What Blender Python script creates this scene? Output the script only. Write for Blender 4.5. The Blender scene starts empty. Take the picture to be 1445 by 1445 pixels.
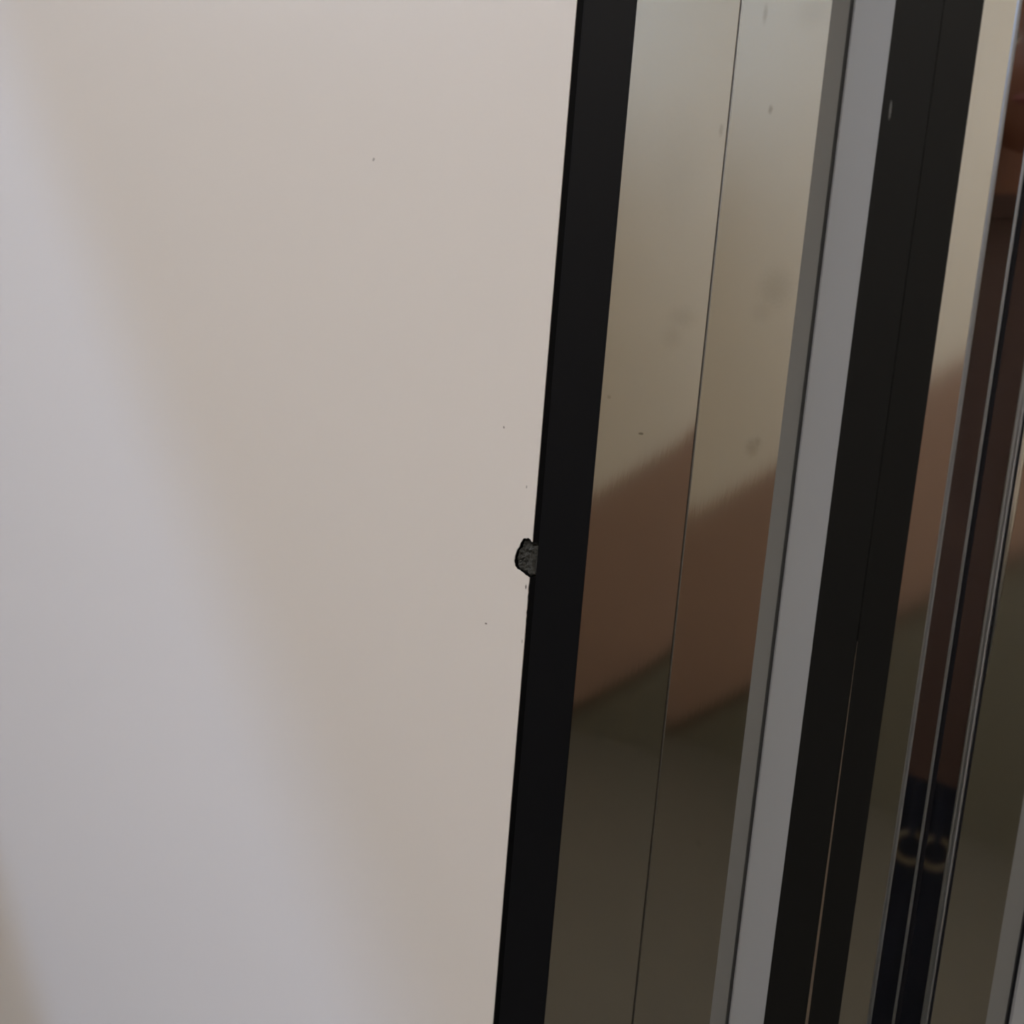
import bpy, bmesh, math, random
from mathutils import Vector, Matrix, noise

random.seed(7)
S = bpy.context.scene
C = S.collection

# ------------------------------------------------------------------ camera
CAM = Vector((0.0, -0.36, 1.35))
cam_d = bpy.data.cameras.new('camera')
cam_d.sensor_width = 36.0
cam_d.lens = 36.0
cam_d.clip_start = 0.02
cam_d.dof.use_dof = True
cam_d.dof.focus_distance = 0.445
cam_d.dof.aperture_fstop = 11.0
cam = bpy.data.objects.new('camera', cam_d)
C.objects.link(cam)
R3 = Matrix(((0.7324101, -0.16586536, 0.66035151),
             (0.67646869, 0.06724871, -0.73339466),
             (0.07723698, 0.98385278, 0.16145636)))
cam.matrix_world = Matrix.Translation(CAM) @ R3.to_4x4()
S.camera = cam

# ------------------------------------------------------------------ sky, exposure
W = bpy.data.worlds.new('sky')
S.world = W
W.use_nodes = True
bg = W.node_tree.nodes['Background']
bg.inputs['Color'].default_value = (0.62, 0.76, 1.0, 1)
bg.inputs['Strength'].default_value = 3.4
LAMP = 39.0                     # ceiling lamp diffuser strength
sun_d = bpy.data.lights.new('sun', 'SUN')      # cool daylight falling through the high window
sun_d.energy = 1.65
sun_d.color = (0.40, 0.60, 1.0)
sun_d.angle = math.radians(2.6)
sun = bpy.data.objects.new('sun', sun_d)
sun.rotation_euler = Vector((1.0, 0.6, -1.1)).to_track_quat('-Z', 'Y').to_euler()
C.objects.link(sun)
S.view_settings.view_transform = 'Standard'
S.view_settings.look = 'None'
S.view_settings.exposure = 0.23
S.view_settings.gamma = 1.0
S.view_settings.use_curve_mapping = False

# room extents (metres); the panels stand against the front wall at y = 0
X0, X1, Y0, Y1, ZC = -2.15, 1.7, -2.7, 0.055, 3.3

# ------------------------------------------------------------------ materials
def lin(r, g, b):
    f = lambda c: (c / 255 / 12.92) if c / 255 <= 0.04045 else ((c / 255 + 0.055) / 1.055) ** 2.4
    return (f(r), f(g), f(b), 1)

def mat(name, col, rough=0.5, metal=0.0, spec=0.5, spot_col=(0.10, 0.09, 0.075, 1), var=0.0, vscale=20.0, stretch=(1, 1, 1),
        bump=0.0, bscale=200.0, bstretch=(1, 1, 1), rvar=0.0, spots=None, coat=0.0):
    m = bpy.data.materials.new(name)
    m.use_nodes = True
    nt = m.node_tree
    N, Lk = nt.nodes, nt.links
    b = N['Principled BSDF']
    b.inputs['Base Color'].default_value = col
    b.inputs['Roughness'].default_value = rough
    b.inputs['Metallic'].default_value = metal
    b.inputs['Specular IOR Level'].default_value = spec
    b.inputs['Coat Weight'].default_value = coat
    b.inputs['Coat Roughness'].default_value = 0.1
    tc = N.new('ShaderNodeTexCoord')
    def noise_node(scale, st, detail=4):
        mp = N.new('ShaderNodeMapping')
        mp.inputs['Scale'].default_value = st
        Lk.new(tc.outputs['Object'], mp.inputs['Vector'])
        n = N.new('ShaderNodeTexNoise')
        n.inputs['Scale'].default_value = scale
        n.inputs['Detail'].default_value = detail
        Lk.new(mp.outputs['Vector'], n.inputs['Vector'])
        return n
    color = None
    if var:
        n = noise_node(vscale, stretch)
        r = N.new('ShaderNodeMapRange')
        r.inputs['To Min'].default_value = 1 - var
        r.inputs['To Max'].default_value = 1 + var
        Lk.new(n.outputs['Fac'], r.inputs['Value'])
        mx = N.new('ShaderNodeVectorMath')
        mx.operation = 'SCALE'
        mx.inputs[0].default_value = col[:3]
        Lk.new(r.outputs['Result'], mx.inputs['Scale'])
        color = mx.outputs['Vector']
    if spots:
        # (x, z, rx, rz, strength, softness) smudges on a vertical face, in metres
        fac = None
        nz = noise_node(900, (1, 1, 1), 3)
        for (x, z, rx, rz, st, so) in spots:
            sub = N.new('ShaderNodeVectorMath'); sub.operation = 'SUBTRACT'
            Lk.new(tc.outputs['Object'], sub.inputs[0]); sub.inputs[1].default_value = (x, 0, z)
            mul = N.new('ShaderNodeVectorMath'); mul.operation = 'MULTIPLY'
            Lk.new(sub.outputs[0], mul.inputs[0]); mul.inputs[1].default_value = (1 / rx, 0, 1 / rz)
            ln = N.new('ShaderNodeVectorMath'); ln.operation = 'LENGTH'
            Lk.new(mul.outputs[0], ln.inputs[0])
            ad = N.new('ShaderNodeMath'); ad.operation = 'MULTIPLY_ADD'
            Lk.new(nz.outputs['Fac'], ad.inputs[0]); ad.inputs[1].default_value = 1.3
            ad.inputs[2].default_value = -0.65
            a2 = N.new('ShaderNodeMath'); a2.operation = 'ADD'
            Lk.new(ln.outputs['Value'], a2.inputs[0]); Lk.new(ad.outputs[0], a2.inputs[1])
            mr = N.new('ShaderNodeMapRange')
            mr.interpolation_type = 'SMOOTHSTEP'
            mr.inputs['From Min'].default_value = 1 + so
            mr.inputs['From Max'].default_value = 1 - so
            mr.inputs['To Min'].default_value = 0
            mr.inputs['To Max'].default_value = st
            Lk.new(a2.outputs[0], mr.inputs['Value'])
            if fac is None:
                fac = mr.outputs['Result']
            else:
                mm = N.new('ShaderNodeMath'); mm.operation = 'MAXIMUM'
                Lk.new(fac, mm.inputs[0]); Lk.new(mr.outputs['Result'], mm.inputs[1])
                fac = mm.outputs[0]
        mix = N.new('ShaderNodeMix'); mix.data_type = 'RGBA'
        Lk.new(fac, mix.inputs['Factor'])
        if color is not None:
            Lk.new(color, mix.inputs['A'])
        else:
            mix.inputs['A'].default_value = col
        mix.inputs['B'].default_value = spot_col
        color = mix.outputs['Result']
    if color is not None:
        Lk.new(color, b.inputs['Base Color'])
    if rvar:
        n = noise_node(30, (1, 1, 0.4))
        r = N.new('ShaderNodeMapRange')
        r.inputs['To Min'].default_value = max(0.0, rough - rvar)
        r.inputs['To Max'].default_value = rough + rvar
        Lk.new(n.outputs['Fac'], r.inputs['Value'])
        Lk.new(r.outputs['Result'], b.inputs['Roughness'])
    if bump:
        n = noise_node(bscale, bstretch, 2)
        bp = N.new('ShaderNodeBump')
        bp.inputs['Strength'].default_value = 1.0
        bp.inputs['Distance'].default_value = bump
        Lk.new(n.outputs['Fac'], bp.inputs['Height'])
        Lk.new(bp.outputs['Normal'], b.inputs['Normal'])
    return m

def emit(name, col, strength):
    m = bpy.data.materials.new(name)
    m.use_nodes = True
    b = m.node_tree.nodes['Principled BSDF']
    b.inputs['Base Color'].default_value = (0.8, 0.8, 0.8, 1)
    b.inputs['Emission Color'].default_value = col
    b.inputs['Emission Strength'].default_value = strength
    return m

STEEL = (0.60, 0.575, 0.53, 1)
SP_A = [(-.2298, 1.4387, .0008, .0020, .22, .7), (-.2526, 1.3167, .0012, .0005, .6, .3),
        (-.2385, 1.3660, .0050, .0035, .10, .95), (-.2425, 1.3580, .0040, .0040, .09, .95),
        (-.2705, 1.3307, .0009, .0008, .25, .7), (-.2480, 1.4250, .0090, .0200, .05, .95)]
SP_B = [(-.2159, 1.4796, .0008, .0030, .24, .8), (-.2092, 1.4446, .0007, .0014, .38, .7),
        (-.1985, 1.3785, .0055, .0060, .15, .95), (-.2030, 1.3700, .0040, .0035, .09, .95),
        (-.2004, 1.3172, .0024, .0028, .22, .9), (-.1985, 1.3195, .0014, .0018, .22, .8),
        (-.1960, 1.4780, .0060, .0050, .08, .95), (-.2043, 1.1491, .0012, .0016, .12, .7)]
SP_W = [(-.4248, 1.4368, .0009, .0009, .55, .3), (-.3225, 1.2179, .0007, .0004, .9, .3),
        (-.3207, 1.3119, .0005, .0005, .7, .3), (-.3039, 1.2867, .0004, .0008, .5, .3),
        (-.2994, 1.2411, .0004, .0012, .9, .3), (-.2989, 1.2153, .0004, .0009, .5, .3)]
m_white = mat('white_laminate', (0.69, 0.648, 0.622, 1), rough=0.36, spec=0.25, var=0.012, vscale=3.0,
              bump=0.00001, bscale=900, spots=SP_W)
m_core = mat('black_core', (0.0025, 0.0025, 0.003, 1), rough=0.6, spec=0.06)
m_band = mat('black_edge_band', (0.0050, 0.0053, 0.0066, 1), rough=0.5, spec=0.13, bump=0.00001, bscale=700)
m_chip = mat('broken_core', (0.034, 0.034, 0.031, 1), rough=0.9, var=0.9, vscale=420, bump=0.0006, bscale=900)
m_steel_a = mat('polished_steel_left', STEEL, rough=0.068, metal=1, var=0.03, vscale=14, bump=0.0000035,
                bscale=260, bstretch=(2.2, 1, 0.35), spots=SP_A)
m_steel_b = mat('polished_steel_right', STEEL, rough=0.068, metal=1, var=0.03, vscale=14, bump=0.0000035,
                bscale=260, bstretch=(2.2, 1, 0.35), spots=SP_B)
m_steel = mat('polished_steel', STEEL, rough=0.08, metal=1, var=0.03, vscale=14, bump=0.000002,
              bscale=160, bstretch=(2.2, 1, 0.35))
m_steel_c = mat('polished_steel_trim', STEEL, rough=0.035, metal=1, var=0.03, vscale=14)
m_chrome = mat('chrome_bead', (0.36, 0.385, 0.44, 1), rough=0.28, metal=1)
m_lip = mat('worn_steel_lip', (0.24, 0.23, 0.21, 1), rough=0.45, metal=1)
m_seam = mat('seam_steel', (0.16, 0.15, 0.14, 1), rough=0.35, metal=1)
m_grey_dk = mat('grey_gasket', lin(110, 110, 109), rough=0.6, spec=0.4, var=0.04, vscale=30, stretch=(1, 1, .2))
m_grey = mat('grey_aluminium', lin(134, 134, 136), rough=0.45, spec=0.45, var=0.03, vscale=40, stretch=(1, 1, .15))
m_black2 = mat('black_powder_coat', (0.0068, 0.0067, 0.0063, 1), rough=0.5, spec=0.13, spots=[(-.1638, 1.4414, .0004, .0030, .55, .4)], spot_col=(0.16, 0.16, 0.155, 1))
m_gap = mat('gap_rubber', (0.004, 0.004, 0.006, 1), rough=0.7, spec=0.2)
m_rod = mat('warm_reflection', (0.74, 0.69, 0.63, 1), rough=0.33, metal=1)  # warm tone of the reflected line beside the bead, given to a rod
m_glint = mat('glint_strip', (0.60, 0.50, 0.42, 1), rough=0.35, metal=1)  # coppery tone standing in for a glint in the groove
m_wall = mat('cream_paint', lin(212, 203, 188), rough=0.6, var=0.02, vscale=2.5)
m_ceil = mat('ceiling_paint', (0.75, 0.74, 0.71, 1), rough=0.8, var=0.01, vscale=2)
m_dado = mat('brown_dado_paint', lin(146, 118, 101), rough=0.55, var=0.05, vscale=3)
m_strg = mat('olive_paint', lin(102, 98, 84), rough=0.6, var=0.05, vscale=3)
m_floor = mat('olive_floor', lin(84, 80, 70), rough=0.6, var=0.08, vscale=6)
m_dark = mat('dado_shadow_line', lin(70, 60, 46), rough=0.6)  # dark colour for the shadow line below the dado
m_frame = mat('white_frame', (0.7, 0.7, 0.68, 1), rough=0.4)

# ------------------------------------------------------------------ helpers
def link(name, me, m, parent=None):
    o = bpy.data.objects.new(name, me)
    C.objects.link(o)
    if m is not None:
        me.materials.append(m)
    if parent is not None:
        o.parent = parent
        o.matrix_parent_inverse = Matrix.Translation(-Vector(parent.location))
    return o

def bm_obj(name, bm, m, parent=None, smooth=False):
    bmesh.ops.recalc_face_normals(bm, faces=bm.faces[:])
    me = bpy.data.meshes.new(name)
    bm.to_mesh(me)
    bm.free()
    if smooth:
        for p in me.polygons:
            p.use_smooth = True
    return link(name, me, m, parent)

def prism_bm(pts, z0, z1, bm=None):
    bm = bm or bmesh.new()
    a = [bm.verts.new((x, y, z0)) for x, y in pts]
    b = [bm.verts.new((x, y, z1)) for x, y in pts]
    n = len(pts)
    for i in range(n):
        j = (i + 1) % n
        bm.faces.new((a[i], a[j], b[j], b[i]))
    bm.faces.new(a[::-1])
    bm.faces.new(b)
    return bm

def prism(name, pts, z0, z1, m, parent=None, bevel=0.0):
    bm = prism_bm(pts, z0, z1)
    bmesh.ops.recalc_face_normals(bm, faces=bm.faces[:])
    if bevel:
        es = [e for e in bm.edges if abs(e.verts[0].co.z - e.verts[1].co.z) > 0.01]
        bmesh.ops.bevel(bm, geom=es, offset=bevel, segments=2, affect='EDGES')
    return bm_obj(name, bm, m, parent)

def box_bm(bm, x0, x1, y0, y1, z0, z1):
    return prism_bm([(x0, y0), (x1, y0), (x1, y1), (x0, y1)], z0, z1, bm)

def box(name, x0, x1, y0, y1, z0, z1, m, parent=None):
    return bm_obj(name, box_bm(None, x0, x1, y0, y1, z0, z1), m, parent)

def sharp_edges(me, deg=32):
    bm = bmesh.new()
    bm.from_mesh(me)
    for e in bm.edges:
        e.smooth = len(e.link_faces) == 2 and e.calc_face_angle(3.0) < math.radians(deg)
    bm.to_mesh(me)
    bm.free()

def rod(name, x, y, r, z0, z1, m, parent=None, seg=20):
    pts = [(x + r * math.cos(2 * math.pi * i / seg), y + r * math.sin(2 * math.pi * i / seg)) for i in range(seg)]
    o = prism(name, pts, z0, z1, m, parent)
    for p in o.data.polygons:
        p.use_smooth = len(p.vertices) == 4
    sharp_edges(o.data)
    return o

def thing(name, loc, label, cat, group=None):
    o = bpy.data.objects.new(name, None)
    o.empty_display_size = 0.05
    o.location = loc
    C.objects.link(o)
    o['label'] = label
    o['category'] = cat
    if group:
        o['group'] = group
    return o

def struct(o, label=None):
    o['kind'] = 'structure'
    if label:
        o['label'] = label
    return o

# ------------------------------------------------------------------ room shell
t = 0.1
struct(box('floor', X0 - t, X1 + t, Y0 - t, Y1 + t, -t, 0, m_floor))
struct(box('ceiling', X0 - t, X1 + t, Y0 - t, Y1 + t, ZC, ZC + t, m_ceil))
struct(box('wall_front', X0 - t, X1 + t, Y1, Y1 + t, 0, ZC, m_wall))
struct(box('wall_back', X0 - t, X1 + t, Y0 - t, Y0, 0, ZC, m_wall))
struct(box('wall_right', X1, X1 + t, Y0, Y1, 0, ZC, m_wall))
WY0, WY1, WZ0, WZ1 = -2.55, -0.12, 2.15, 3.08
bm = bmesh.new()
box_bm(bm, X0 - t, X0, Y0, Y1, 0, WZ0)
box_bm(bm, X0 - t, X0, Y0, Y1, WZ1, ZC)
box_bm(bm, X0 - t, X0, Y0, WY0, WZ0, WZ1)
box_bm(bm, X0 - t, X0, WY1, Y1, WZ0, WZ1)
struct(bm_obj('wall_left', bm, m_wall))
# window in the left wall
win = bpy.data.objects.new('window_1', None)
win.location = (X0, (WY0 + WY1) / 2, WZ0)
C.objects.link(win)
struct(win, 'white framed two-pane window that lets daylight in')
bm = bmesh.new()
fw = 0.05
box_bm(bm, X0 - 0.08, X0 - 0.02, WY0, WY1, WZ0, WZ0 + fw)
box_bm(bm, X0 - 0.08, X0 - 0.02, WY0, WY1, WZ1 - fw, WZ1)
box_bm(bm, X0 - 0.08, X0 - 0.02, WY0, WY0 + fw, WZ0 + fw, WZ1 - fw)
box_bm(bm, X0 - 0.08, X0 - 0.02, WY1 - fw, WY1, WZ0 + fw, WZ1 - fw)
ym = (WY0 + WY1) / 2
box_bm(bm, X0 - 0.08, X0 - 0.02, ym - fw / 2, ym + fw / 2, WZ0 + fw, WZ1 - fw)
bm_obj('window_frame', bm, m_frame, win)
m_glass = bpy.data.materials.new('window_glass')
m_glass.use_nodes = True
gn = m_glass.node_tree
for n in list(gn.nodes):
    if n.type != 'OUTPUT_MATERIAL':
        gn.nodes.remove(n)
tr = gn.nodes.new('ShaderNodeBsdfTransparent')
gl = gn.nodes.new('ShaderNodeBsdfGlossy')
gl.inputs['Roughness'].default_value = 0.02
mx = gn.nodes.new('ShaderNodeMixShader')
mx.inputs[0].default_value = 0.06
gn.links.new(tr.outputs[0], mx.inputs[1])
gn.links.new(gl.outputs[0], mx.inputs[2])
gn.links.new(mx.outputs[0], gn.nodes['Material Output'].inputs['Surface'])
for a, b in ((WY0 + fw, ym - fw / 2), (ym + fw / 2, WY1 - fw)):
    box('pane', X0 - 0.055, X0 - 0.05, a, b, WZ0 + fw, WZ1 - fw, m_glass, win)
struct(box('trim_1', X0 - 0.02, X0 + 0.06, WY0 - 0.05, WY1 + 0.05, WZ0 - 0.04, WZ0, m_frame), 'white window sill')

# staircase wall behind the camera: sloping brown dado over an olive stair side
def strip_on_back(name, zb, zt, depth, m, x0=X0, x1=X1):
    # zb, zt: functions of x, clipped to floor and ceiling, built as one solid slab
    xs = sorted(set([x0 + (x1 - x0) * i / 200 for i in range(201)]))
    bm = bmesh.new()
    prev = None
    cols = []
    for x in xs:
        b_, t_ = min(max(zb(x), 0), ZC), min(max(zt(x), 0), ZC)
        if t_ - b_ > 0.002:
            cols.append((x, b_, t_))
    up = [(x, t_) for x, b_, t_ in cols]
    dn = [(x, b_) for x, b_, t_ in cols][::-1]
    loop = up + dn
    fr = [bm.verts.new((x, Y0 + depth, z)) for x, z in loop]
    bk = [bm.verts.new((x, Y0, z)) for x, z in loop]
    n = len(loop)
    for i in range(n):
        j = (i + 1) % n
        bm.faces.new((fr[i], fr[j], bk[j], bk[i]))
    bm.faces.new(fr)
    bm.faces.new(bk[::-1])
    return bm_obj(name, bm, m)
dt = lambda x: 0.72 * x + 2.18
db = lambda x: 0.80 * x + 1.555
struct(strip_on_back('trim_2', db, dt, 0.012, m_dado), 'brown dado band sloping up along the stair wall')
struct(strip_on_back('trim_3', lambda x: db(x) - 0.035, db, 0.03, m_dark), 'thin dark sloping strip drawn as the shadow line under the brown dado')
struct(strip_on_back('trim_4', lambda x: 0, lambda x: db(x) - 0.035, 0.022, m_strg), 'olive stair side under the sloping shadow line')

# ceiling lamp
lamp = thing('ceiling_lamp', (0.15, -1.6, ZC), 'square white ceiling lamp with a bright diffuser', 'lamp')
LX, LY, LS = 0.15, -1.6, 0.34
bm = bmesh.new()
for (a, b, c_, d) in ((LX - LS, LX + LS, LY - LS, LY - LS + .03), (LX - LS, LX + LS, LY + LS - .03, LY + LS),
                      (LX - LS, LX - LS + .03, LY - LS + .03, LY + LS - .03), (LX + LS - .03, LX + LS, LY - LS + .03, LY + LS - .03)):
    box_bm(bm, a, b, c_, d, ZC - .05, ZC)
bm_obj('lamp_frame', bm, m_frame, lamp)
box('diffuser', LX - LS + .03, LX + LS - .03, LY - LS + .03, LY + LS - .03, ZC - .04, ZC - .005,
    emit('lamp_diffuser', (1.0, 0.955, 0.90, 1), LAMP), lamp)

# ------------------------------------------------------------------ the panels
ZT = 2.4
YB = 0.05


def hx(h, y):                      # plan point on a sight line of heading h (degrees) at depth y
    return math.tan(math.radians(h)) * (y - CAM.y)

# --- white laminate panel with a chipped black edge
TW = 0.014
xc1 = hx(-40.72, -TW)              # edge of the white face
wp = thing('laminate_panel', (-0.7, 0.0, 0.0), 'large off-white laminate panel with a black edge chipped halfway up', 'panel')
LT = 0.0005                        # laminate thickness
chip = [(-298.0, 1262.3), (-299.0, 1263.3), (-300.3, 1263.7), (-301.7, 1263.2), (-303.3, 1263.0), (-305.0, 1260.4), (-305.8, 1258.1),
        (-306.5, 1257.2), (-307.1, 1255.8), (-307.7, 1253.1), (-307.9, 1251.3), (-307.3, 1249.3), (-306.0, 1248.1),
        (-304.2, 1247.9), (-303.0, 1247.4), (-301.6, 1246.9), (-300.4, 1246.2), (-299.4, 1246.2), (-298.4, 1245.7)]
notch = []
for k in range(len(chip)):         # jagged outline
    xa_, za_ = chip[k]
    notch.append((xa_ / 1000, za_ / 1000))
    if k + 1 < len(chip):
        xb_, zb_ = chip[k + 1]
        for u_ in (0.35, 0.7):
            notch.append(((xa_ + (xb_ - xa_) * u_ + random.uniform(-.16, .16)) / 1000,
                          (za_ + (zb_ - za_) * u_ + random.uniform(-.16, .16)) / 1000))
loop = [(-1.15, 0.0), (-1.15, ZT), (xc1, ZT)]
loop += [(xc1, notch[0][1])] + notch[1:]
z = notch[-1][1]
loop += [(xc1, z)]
for k in range(10):                # a little crumbling along the edge under the chip
    z -= 0.0016 + 0.0012 * random.random()
    loop.append((xc1 - (0.00035 * random.random() if k % 2 else 0), z))
loop += [(xc1, z - 0.002), (xc1, 0.0)]
def face_layer(name, ya, yb, m):
    bm = bmesh.new()
    fr = [bm.verts.new((x, ya, zz)) for x, zz in loop]
    bk = [bm.verts.new((x, yb, zz)) for x, zz in loop]
    for i in range(len(loop)):
        j = (i + 1) % len(loop)
        bm.faces.new((fr[i], fr[j], bk[j], bk[i]))
    bm.faces.new(fr)
    bm.faces.new(bk[::-1])
    return bm_obj(name, bm, m, wp)
YS = -TW + 0.0040                  # bottom of the broken layer
face_layer('laminate_face', -TW, -TW + LT, m_white)
face_layer('substrate', -TW + LT, YS, m_core)
# core below the laminate and the narrow dark strip beside the face
yl = -TW + 0.0020
xl = hx(-40.33, yl)                # start of the edge band
yc2 = -0.0031
xc2 = hx(-37.57, yc2)
prism('core', [(-1.15, YS), (xl, YS), (xl, YB), (-1.15, YB)], 0, ZT, m_core, wp)
for za_, zb_ in ((0.0, notch[-1][1]), (notch[0][1], ZT)):
    prism('core_edge', [(xc1, -TW + LT), (xc1 + 0.0002, -TW + LT), (xl, yl), (xl, YS), (xc1, YS)], za_, zb_, m_core, wp)
prism('edge_band', [(xl, yl - 0.0004), (xl + 0.0004, yl - 0.0004), (xc2, yc2), (xc2, YB), (xl, YB)], 0, ZT, m_band, wp, 0.00025)
# broken core showing in the chip
bm = bmesh.new()
cx, cz = -0.3015, 1.2547
ring = notch + [(xl, 1.2462), (xl, 1.2500), (xl, 1.2540), (xl, 1.2580), (xl, 1.2615)]
layers = []
for f in (1.0, 0.93, 0.84, 0.72, 0.58, 0.42, 0.25):
    row = []
    for x, zz in ring:
        px, pz = cx + (x - cx) * f, cz + (zz - cz) * f
        q_ = Vector((px * 420, pz * 420, 3.1))
        d = 0.0027 - 0.0013 * min(1.0, (1 - f) * 6) + 0.0014 * noise.noise(q_) + 0.0009 * noise.noise(q_ * 2.7)
        right = min(1.0, max(0.0, (px - xc1) / (xl - xc1)))
        y = -TW + min(0.0036, max(0.0003, d) + right * 0.0016)
        row.append(bm.verts.new((px, y, pz)))
    layers.append(row)
n = len(ring)
for a, b in zip(layers, layers[1:]):
    for i in range(n):
        j = (i + 1) % n
        bm.faces.new((a[i], a[j], b[j], b[i]))
ce = bm.verts.new((cx, -TW + 0.0006, cz))
for i in range(n):
    bm.faces.new((layers[-1][i], layers[-1][(i + 1) % n], ce))
co = bm_obj('chipped_core', bm, m_chip, wp)
co['label'] = 'broken dark grey core in the chip'

# --- polished steel post of two folded faces
xs = hx(-32.23, 0.0)               # seam
x4 = hx(-27.71, 0.0)
post = thing('steel_post', ((xs + x4) / 2, 0.0, 0.0), 'mirror-polished steel post of two faces right of the black panel edge', 'post')

def sheet(name, x_start, x_end, y_fix, fix_end, ang, m, parent):
    # ang(u) slope in degrees along the sheet, u in metres from x_start; a front skin with smooth shading and a back
    nseg = 24
    xs_ = [x_start + (x_end - x_start) * i / nseg for i in range(nseg + 1)]
    ys = [0.0]
    for i in range(nseg):
        um = (xs_[i] + xs_[i + 1]) / 2 - x_start
        ys.append(ys[-1] + math.tan(math.radians(ang(um))) * (xs_[i + 1] - xs_[i]))
    off = y_fix - (ys[-1] if fix_end else ys[0])
    ys = [y + off for y in ys]
    o = prism(name, list(zip(xs_, ys)) + [(x_end, YB), (x_start, YB)], 0, ZT, m, parent)
    for p in o.data.polygons:
        c_ = p.normal
        p.use_smooth = abs(c_.z) < 0.1 and c_.y < -0.8
    sharp_edges(o.data)
    return o

la = xs - 0.0005 - xc2
def ang_a(u):
    s = max(0.0, 1 - (la - u) / 0.010)
    return 3.6 + 0.30 * s * s
lb = x4 - xs
def ang_b(u):
    s = max(0.0, 1 - u / 0.008)
    return 0.0 + 0.38 * s * s
sheet('mirror_face', xc2, xs - 0.0005, 0.0, True, ang_a, m_steel_a, post)['label'] = 'left mirror face, slightly angled'
sheet('mirror_face', xs + 0.0003, x4, 0.0, False, ang_b, m_steel_b, post)['label'] = 'right mirror face'
prism('seam', [(xs - 0.0005, 0.00035), (xs + 0.0003, 0.00035), (xs + 0.0003, YB), (xs - 0.0005, YB)], 0, ZT, m_seam, post)
rod('seam_lip', xs + 0.00045, 0.0001, 0.00025, 0, ZT, m_lip, post, 10)

# --- grey channel: narrow gasket, dark groove, light grey face
def grey_channel(h4, h5, h6, y4, y5, y6, label, x6=None):
    xa, xb = hx(h4, y4), hx(h5, y5)
    xd = x6 if x6 is not None else hx(h6, y6)
    g = thing('grey_channel', ((xa + xd) / 2, y4, 0.0), label, 'channel', 'grey channels beside the mirror faces')
    prism('gasket', [(xa, y4), (xb - 0.0006, y5 - 0.0006), (xb - 0.0006, YB), (xa, YB)], 0, ZT, m_grey_dk, g)
    prism('groove', [(xb - 0.0006, y5 + 0.002), (xb + 0.0009, y5 + 0.002), (xb + 0.0009, YB), (xb - 0.0006, YB)], 0, ZT, m_gap, g)
    prism('face_strip', [(xb + 0.0009, y5 - 0.0006), (xb + 0.002, y5 - 0.0016), (xd, y6), (xd, YB), (xb + 0.0009, YB)], 0, ZT, m_grey, g)
    return xd
y6 = 0.003
x6 = grey_channel(-27.71, -26.72, -24.67, 0.0, 0.006, y6, 'narrow grey channel between the steel post and the black post')

# --- black post; tapering gap and coppery strip shaped to imitate a glint in the groove
y8 = 0.010
x8 = hx(-20.59, y8)
x7, y7 = hx(-22.39, 0.0063), 0.0063
bp = thing('black_post', ((x6 + x8) / 2, 0.0, 0.0), 'matte black post between the light grey strip and the narrow mirror strip', 'post')
prism('post_half', [(x6, y6), (x7 - 0.0001, y7), (x7 - 0.0001, YB), (x6, YB)], 0, ZT, m_black2, bp, 0.0002)
bm = bmesh.new()
# right half: its left edge draws back below 1.25 m
def rhalf(z, dx):
    return [bm.verts.new(v) for v in ((x7 + 0.0001 + dx, y7, z), (x8, y8, z), (x8, YB, z), (x7 + 0.0001 + dx, YB, z))]
rows = [rhalf(0.0, 0.0026), rhalf(1.09, 0.0012), rhalf(1.262, 0.0), rhalf(ZT, 0.0)]
for a, b in zip(rows, rows[1:]):
    for i in range(4):
        j = (i + 1) % 4
        bm.faces.new((a[i], a[j], b[j], b[i]))
bm.faces.new(rows[0][::-1])
bm.faces.new(rows[-1])
bm_obj('post_half', bm, m_black2, bp)
prism('glint_inlay', [(x7 - 0.00005, y7 + 0.0003), (x7 + 0.0030, y7 + 0.0015), (x7 + 0.0030, y7 + .003), (x7 - 0.00005, y7 + .003)],
      0.0, 1.25, m_glint, bp)['label'] = 'thin copper-coloured strip added in the gap to imitate a glint'

# --- narrow mirror frame: strip, chrome beads, two angled faces with a dark joint, wider mirror
x9 = hx(-19.01, y8)
mf = thing('mirror_frame', (-0.11, 0.01, 0.0), 'narrow polished mirror frame with chrome beads right of the black post', 'frame')
prism('mirror_strip', [(x8, y8), (x9, y8), (x9, YB), (x8, YB)], 0, ZT, m_steel, mf)

def along(x, y, deg, h):           # walk from (x, y) in direction deg until the sight line h
    c_, s_ = math.cos(math.radians(deg)), math.sin(math.radians(deg))
    tn = math.tan(math.radians(h))
    u = (tn * (y - CAM.y) - x) / (c_ - tn * s_)
    return x + c_ * u, y + s_ * u
D1, D2 = 25.0, 24.1
xa, ya = x9, y8
xb, yb = along(xa, ya, D1, -17.75)
prism('angled_face', [(xa, ya), (xb, yb), (xb, YB), (xa, YB)], 0, ZT, m_steel_c, mf)
xg, yg = along(xb, yb, D1, -17.45)
prism('joint', [(xb, yb + 0.0015), (xg, yg + 0.0015), (xg, YB), (xb, YB)], 0, ZT, m_gap, mf)
xc, yc = along(xg, yg, D2, -16.25)
prism('angled_face', [(xg, yg), (xc, yc), (xc, YB), (xg, YB)], 0, ZT, m_steel_c, mf)
rod('chrome_bead', xa, ya, 0.0008, 0, ZT, m_chrome, mf)
rod('chrome_bead', xb - 0.0002, yb + 0.0002, 0.0006, 0, ZT, m_chrome, mf)
rod('chrome_bead', xc + 0.0004, yc - 0.0003, 0.0013, 0, ZT, m_chrome, mf)
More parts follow.
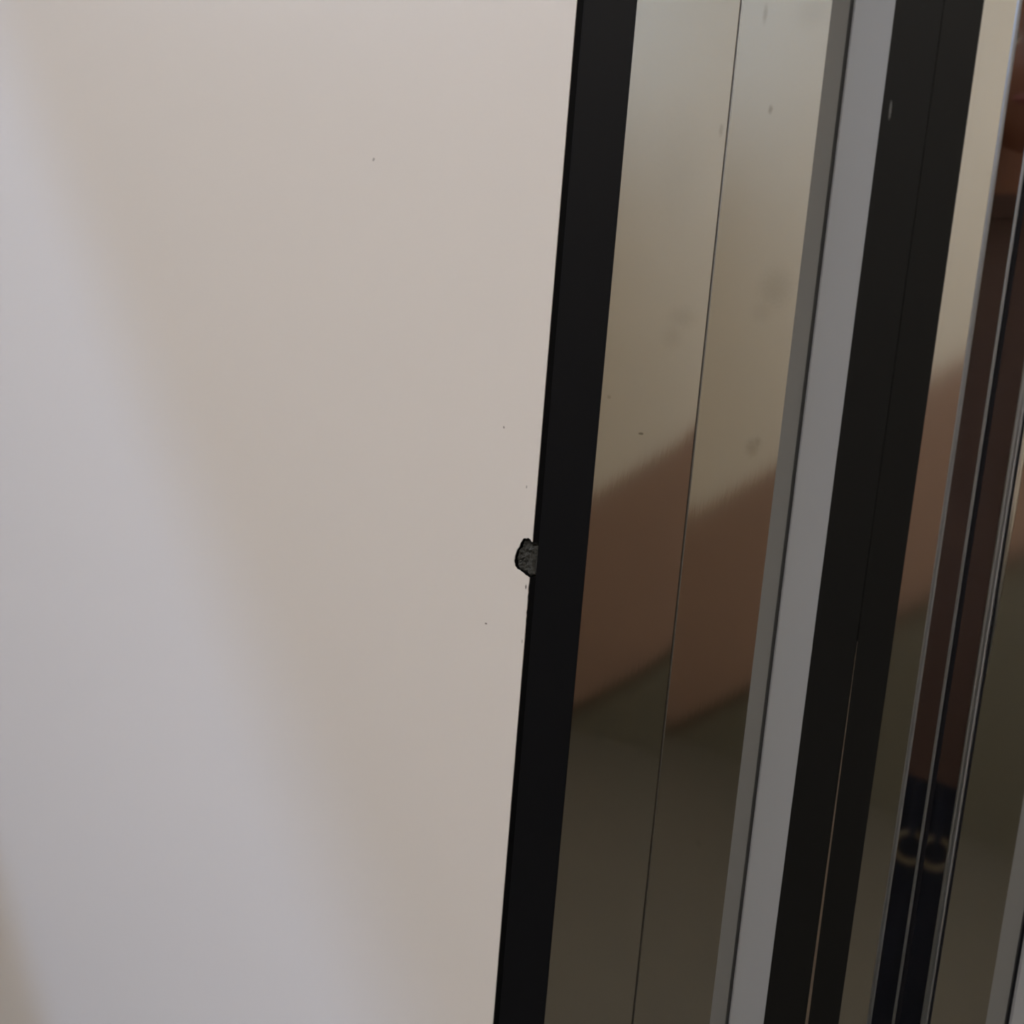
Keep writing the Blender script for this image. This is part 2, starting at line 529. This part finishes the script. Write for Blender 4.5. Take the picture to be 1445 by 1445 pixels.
prism('joint', [(xc + 0.0014, yc - 0.0002), (xc + 0.0024, yc - 0.0002), (xc + 0.0024, yc + 0.002), (xc + 0.0014, yc + 0.002)], 0, ZT, m_gap, mf)
bm = bmesh.new()                   # added warm rod imitating a reflected line, ends in a point
rx, ry, rr_ = xc + 0.0030, yc - 0.0002, 0.0008
ra = [bm.verts.new((rx + rr_ * math.cos(k * math.pi / 8), ry + rr_ * math.sin(k * math.pi / 8), 1.31)) for k in range(16)]
rb_ = [bm.verts.new((v.co.x, v.co.y, ZT)) for v in ra]
tip = bm.verts.new((rx - 0.0006, ry + 0.0006, 1.222))
for k in range(16):
    q = (k + 1) % 16
    bm.faces.new((ra[k], ra[q], rb_[q], rb_[k]))
    bm.faces.new((ra[q], ra[k], tip))
bm.faces.new(rb_)
bm_obj('reflection_rod', bm, m_rod, mf, True)
x12 = hx(-13.27, yc)
prism('mirror_strip', [(xc, yc), (x12, yc), (x12, YB), (xc, YB)], 0, ZT, m_steel, mf)
xe = grey_channel(-13.27, -12.3, 0, yc, yc + 0.006, yc + 0.003, 'wide grey channel at the lower right edge beyond the mirror frame', x6=0.25)

# ------------------------------------------------------------------ the person seen in the angled mirror faces
m_shirt = mat('brown_shirt', lin(84, 65, 60), rough=0.85, var=0.1, vscale=25, bump=0.0008, bscale=60)
m_navy = mat('navy_trousers', lin(19, 25, 42), rough=0.85, var=0.15, vscale=40)
m_skin = mat('skin', lin(134, 88, 68), rough=0.5, var=0.04, vscale=20)
m_hair = mat('dark_hair', lin(40, 27, 22), rough=0.5, var=0.2, vscale=60, stretch=(3, 3, .4))
m_shoe = mat('dark_shoe', lin(30, 28, 28), rough=0.6)
m_eye = mat('eye_white', lin(225, 220, 212), rough=0.2)
m_iris = mat('eye_iris', lin(36, 22, 14), rough=0.2)
m_lip_skin = mat('lips', lin(122, 64, 58), rough=0.45)
m_ring = mat('dull_metal_ring', lin(126, 116, 98), rough=0.5, metal=0.6)

def skin_mesh(verts, edges, radii, sub=2):
    me = bpy.data.meshes.new('tmp')
    me.from_pydata(verts, edges, [])
    o = bpy.data.objects.new('tmp', me)
    C.objects.link(o)
    o.modifiers.new('skin', 'SKIN')
    if not me.skin_vertices:
        bm = bmesh.new(); bm.from_mesh(me); bm.verts.layers.skin.verify(); bm.to_mesh(me); bm.free()
    for i, v in enumerate(me.skin_vertices[0].data):
        v.radius = radii[i]
        v.use_root = (i == 0)
    ss = o.modifiers.new('sub', 'SUBSURF')
    ss.levels = ss.render_levels = sub
    dg = bpy.context.evaluated_depsgraph_get()
    out = bpy.data.meshes.new_from_object(o.evaluated_get(dg))
    bpy.data.objects.remove(o)
    return out

PX, PY, PA = 0.447, -0.900, math.atan2(0.45, 0.89)
person = thing('person', (PX, PY, 0.0), 'person with long dark hair, brown shirt and navy trousers, reflected in the angled mirror faces', 'person')
person.rotation_euler = (0, 0, PA)
person.scale = (1.05, 1.05, 1.05)
V = [(.025, 0, .95), (0, .005, 1.10), (0, 0, 1.25), (0, -.005, 1.39), (0, -.01, 1.47), (0, .0, 1.54), (0, .015, 1.60)]
Rr = [(.165, .115), (.150, .110), (.160, .115), (.165, .110), (.085, .075), (.056, .056), (.055, .06)]
Ee = [(0, 1), (1, 2), (2, 3), (3, 4), (4, 5), (5, 6)]
for sx in (-1, 1):
    b0 = len(V)
    V += [(sx * .175, -.01, 1.425), (sx * .235, -.02, 1.28), (sx * .262, -.025, 1.13), (sx * .268, .02, 1.0), (sx * .268, .055, .895), (sx * .266, .075, .84)]
    Rr += [(.062, .062), (.052, .052), (.044, .044), (.040, .040), (.028, .024), (.038, .018)]
    Ee += [(3, b0), (b0, b0 + 1), (b0 + 1, b0 + 2), (b0 + 2, b0 + 3), (b0 + 3, b0 + 4), (b0 + 4, b0 + 5)]
    b0 = len(V)
    ox = .055                      # weight on one leg
    V += [(ox * .8 + sx * .085, .0, .85), (ox + sx * .086, .012, .68), (ox + sx * .09, .015, .50), (ox + sx * .10, -.005, .33), (ox + sx * .11, -.03, .09), (ox + sx * .118, .05, .045), (ox + sx * .125, .13, .032)]
    Rr += [(.100, .105), (.094, .095), (.090, .086), (.080, .078), (.042, .048), (.044, .042), (.040, .030)]
    Ee += [(0, b0), (b0, b0 + 1), (b0 + 1, b0 + 2), (b0 + 2, b0 + 3), (b0 + 3, b0 + 4), (b0 + 4, b0 + 5), (b0 + 5, b0 + 6)]
bm = bmesh.new()
bm.from_mesh(skin_mesh(V, Ee, Rr))
# fingers: four of unequal length and a thumb on each hand, slightly curled
for sx in (-1, 1):
    for dy, ln_, rr in ((.026, .072, .0085), (.009, .080, .009), (-.008, .074, .0085), (-.024, .058, .0075)):
        z0 = .825
        vs = [(sx * .266, .078 + dy, z0), (sx * .267, .082 + dy * 1.1, z0 - ln_ * .45), (sx * .262, .087 + dy * 1.1, z0 - ln_ * .75), (sx * .252, .090 + dy * 1.1, z0 - ln_)]
        bm.from_mesh(skin_mesh(vs, [(0, 1), (1, 2), (2, 3)], [(rr, rr)] * 3 + [(rr * .8, rr * .8)], 1))
    vs = [(sx * .262, .085, .865), (sx * .250, .112, .838), (sx * .243, .124, .812), (sx * .240, .128, .792)]
    bm.from_mesh(skin_mesh(vs, [(0, 1), (1, 2), (2, 3)], [(.012, .012), (.0105, .0105), (.0095, .0095), (.008, .008)], 1))
# head: a shaped ellipsoid with jaw, brow, nose and ears, in the same mesh
hb = bmesh.new()
bmesh.ops.create_uvsphere(hb, u_segments=32, v_segments=24, radius=1.0)
for v in hb.verts:
    x, y, z = v.co
    w = 1.0 - 0.30 * max(0.0, -z) ** 1.5
    x2, y2 = x * .076 * w, y * .095 * (1 - 0.12 * max(0.0, -z))
    if y > 0:
        g = math.exp(-((x * .076) / .011) ** 2)
        nz_ = z * .118
        y2 += g * .021 * max(0.0, 1 - abs(nz_ + .022) / .030) ** 0.8
        y2 -= .008 * math.exp(-((abs(x * .076) - .031) / .014) ** 2 - ((nz_ - .004) / .012) ** 2)
        y2 += .004 * math.exp(-(nz_ - .024) ** 2 / .00012)
        y2 += .006 * g * math.exp(-((nz_ + .095) / .018) ** 2)
    v.co = (x2, y2 + .02, z * .118 + 1.652)
for sx in (-1, 1):
    r_ = bmesh.ops.create_uvsphere(hb, u_segments=12, v_segments=8, radius=1.0)
    for v in r_['verts']:
        v.co = (sx * .077 + v.co.x * .009, .012 + v.co.y * .018 - v.co.z * .006, 1.645 + v.co.z * .031)
tmp = bpy.data.meshes.new('tmp')
hb.to_mesh(tmp)
hb.free()
n0 = len(bm.faces)
bm.from_mesh(tmp)
bm.faces.ensure_lookup_table()
for i, f in enumerate(bm.faces):
    c_ = f.calc_center_median()
    f.smooth = True
    if i >= n0 or c_.z > 1.505:
        f.material_index = 2
    elif abs(c_.x) > .20 and c_.z < .905:
        f.material_index = 2
    elif c_.z > .790:
        f.material_index = 0
    elif c_.z < .075:
        f.material_index = 3
    else:
        f.material_index = 1
def part(name, bm, mats, parent, smooth=True):
    me = bpy.data.meshes.new(name)
    bm.to_mesh(me)
    bm.free()
    for m in mats:
        me.materials.append(m)
    if smooth:
        for p in me.polygons:
            p.use_smooth = True
    o = bpy.data.objects.new(name, me)
    C.objects.link(o)
    o.parent = parent
    return o
part('body', bm, [m_shirt, m_navy, m_skin, m_shoe], person)
# long hair: a shell round the head down to the shoulders, open at the face
bm = bmesh.new()
rows = []
for k in range(19):
    u = k / 18
    if u < .5:
        ph = u / .5 * math.pi / 2
        rad, zz = math.sin(ph), 1.652 + .030 + math.cos(ph) * .100
    else:
        q = (u - .5) / .5
        rad, zz = 1.0 + .12 * q, 1.682 - .25 * q
    row = []
    for i in range(29):
        half = math.radians(180 - (0 if u < .30 else min(1, (u - .30) / .18) * 38))
        a = -half + 2 * half * i / 28
        wob = 1 + .03 * math.sin(a * 17) * min(1, u * 2)
        row.append(bm.verts.new((math.sin(a) * .100 * rad * wob, -math.cos(a) * .110 * rad * wob + .012, zz)))
    rows.append(row)
for a, b in zip(rows, rows[1:]):
    for i in range(28):
        bm.faces.new((a[i], a[i + 1], b[i + 1], b[i]))
bmesh.ops.remove_doubles(bm, verts=bm.verts[:], dist=0.0003)
bmesh.ops.recalc_face_normals(bm, faces=bm.faces[:])
hair = part('hair', bm, [m_hair], person)
so = hair.modifiers.new('thickness', 'SOLIDIFY')
so.thickness = 0.012
so.offset = 0
for sx in (-1, 1):
    bm = bmesh.new()
    bmesh.ops.create_uvsphere(bm, u_segments=16, v_segments=10, radius=.0125, matrix=Matrix.Translation((sx * .031, .094, 1.657)))
    ey = part('eye', bm, [m_eye], person)
    bm = bmesh.new()
    bmesh.ops.create_uvsphere(bm, u_segments=12, v_segments=8, radius=.0062, matrix=Matrix.Translation((sx * .031, .1015, 1.657)))
    part('iris', bm, [m_iris], ey)
bm = bmesh.new()
r_ = bmesh.ops.create_uvsphere(bm, u_segments=16, v_segments=8, radius=1.0)
for v in r_['verts']:
    v.co = (v.co.x * .024, .103 + v.co.y * .007 - abs(v.co.x) * .006, 1.594 + v.co.z * .0075)
part('mouth', bm, [m_lip_skin], person)
# metal ring hanging from the trousers on a short strap
bm = bmesh.new()
rings = []
for i in range(28):
    a = 2 * math.pi * i / 28
    rings.append([bm.verts.new(((.019 + .0038 * math.cos(b)) * math.sin(a), .0038 * math.sin(b), (.019 + .0038 * math.cos(b)) * math.cos(a)))
                  for b in [2 * math.pi * j / 10 for j in range(10)]])
for i in range(28):
    for j in range(10):
        bm.faces.new((rings[i][j], rings[(i + 1) % 28][j], rings[(i + 1) % 28][(j + 1) % 10], rings[i][(j + 1) % 10]))
bmesh.ops.recalc_face_normals(bm, faces=bm.faces[:])
RL = (-0.014, 0.112, 0.718)
kr = part('belt_ring', bm, [m_ring], person)
kr.location = RL
kr['label'] = 'dull metal ring at the hip'
bm = bmesh.new()
box_bm(bm, -.004, .004, -.006, .006, .014, .085)
part('ring_strap', bm, [m_navy], kr, False)
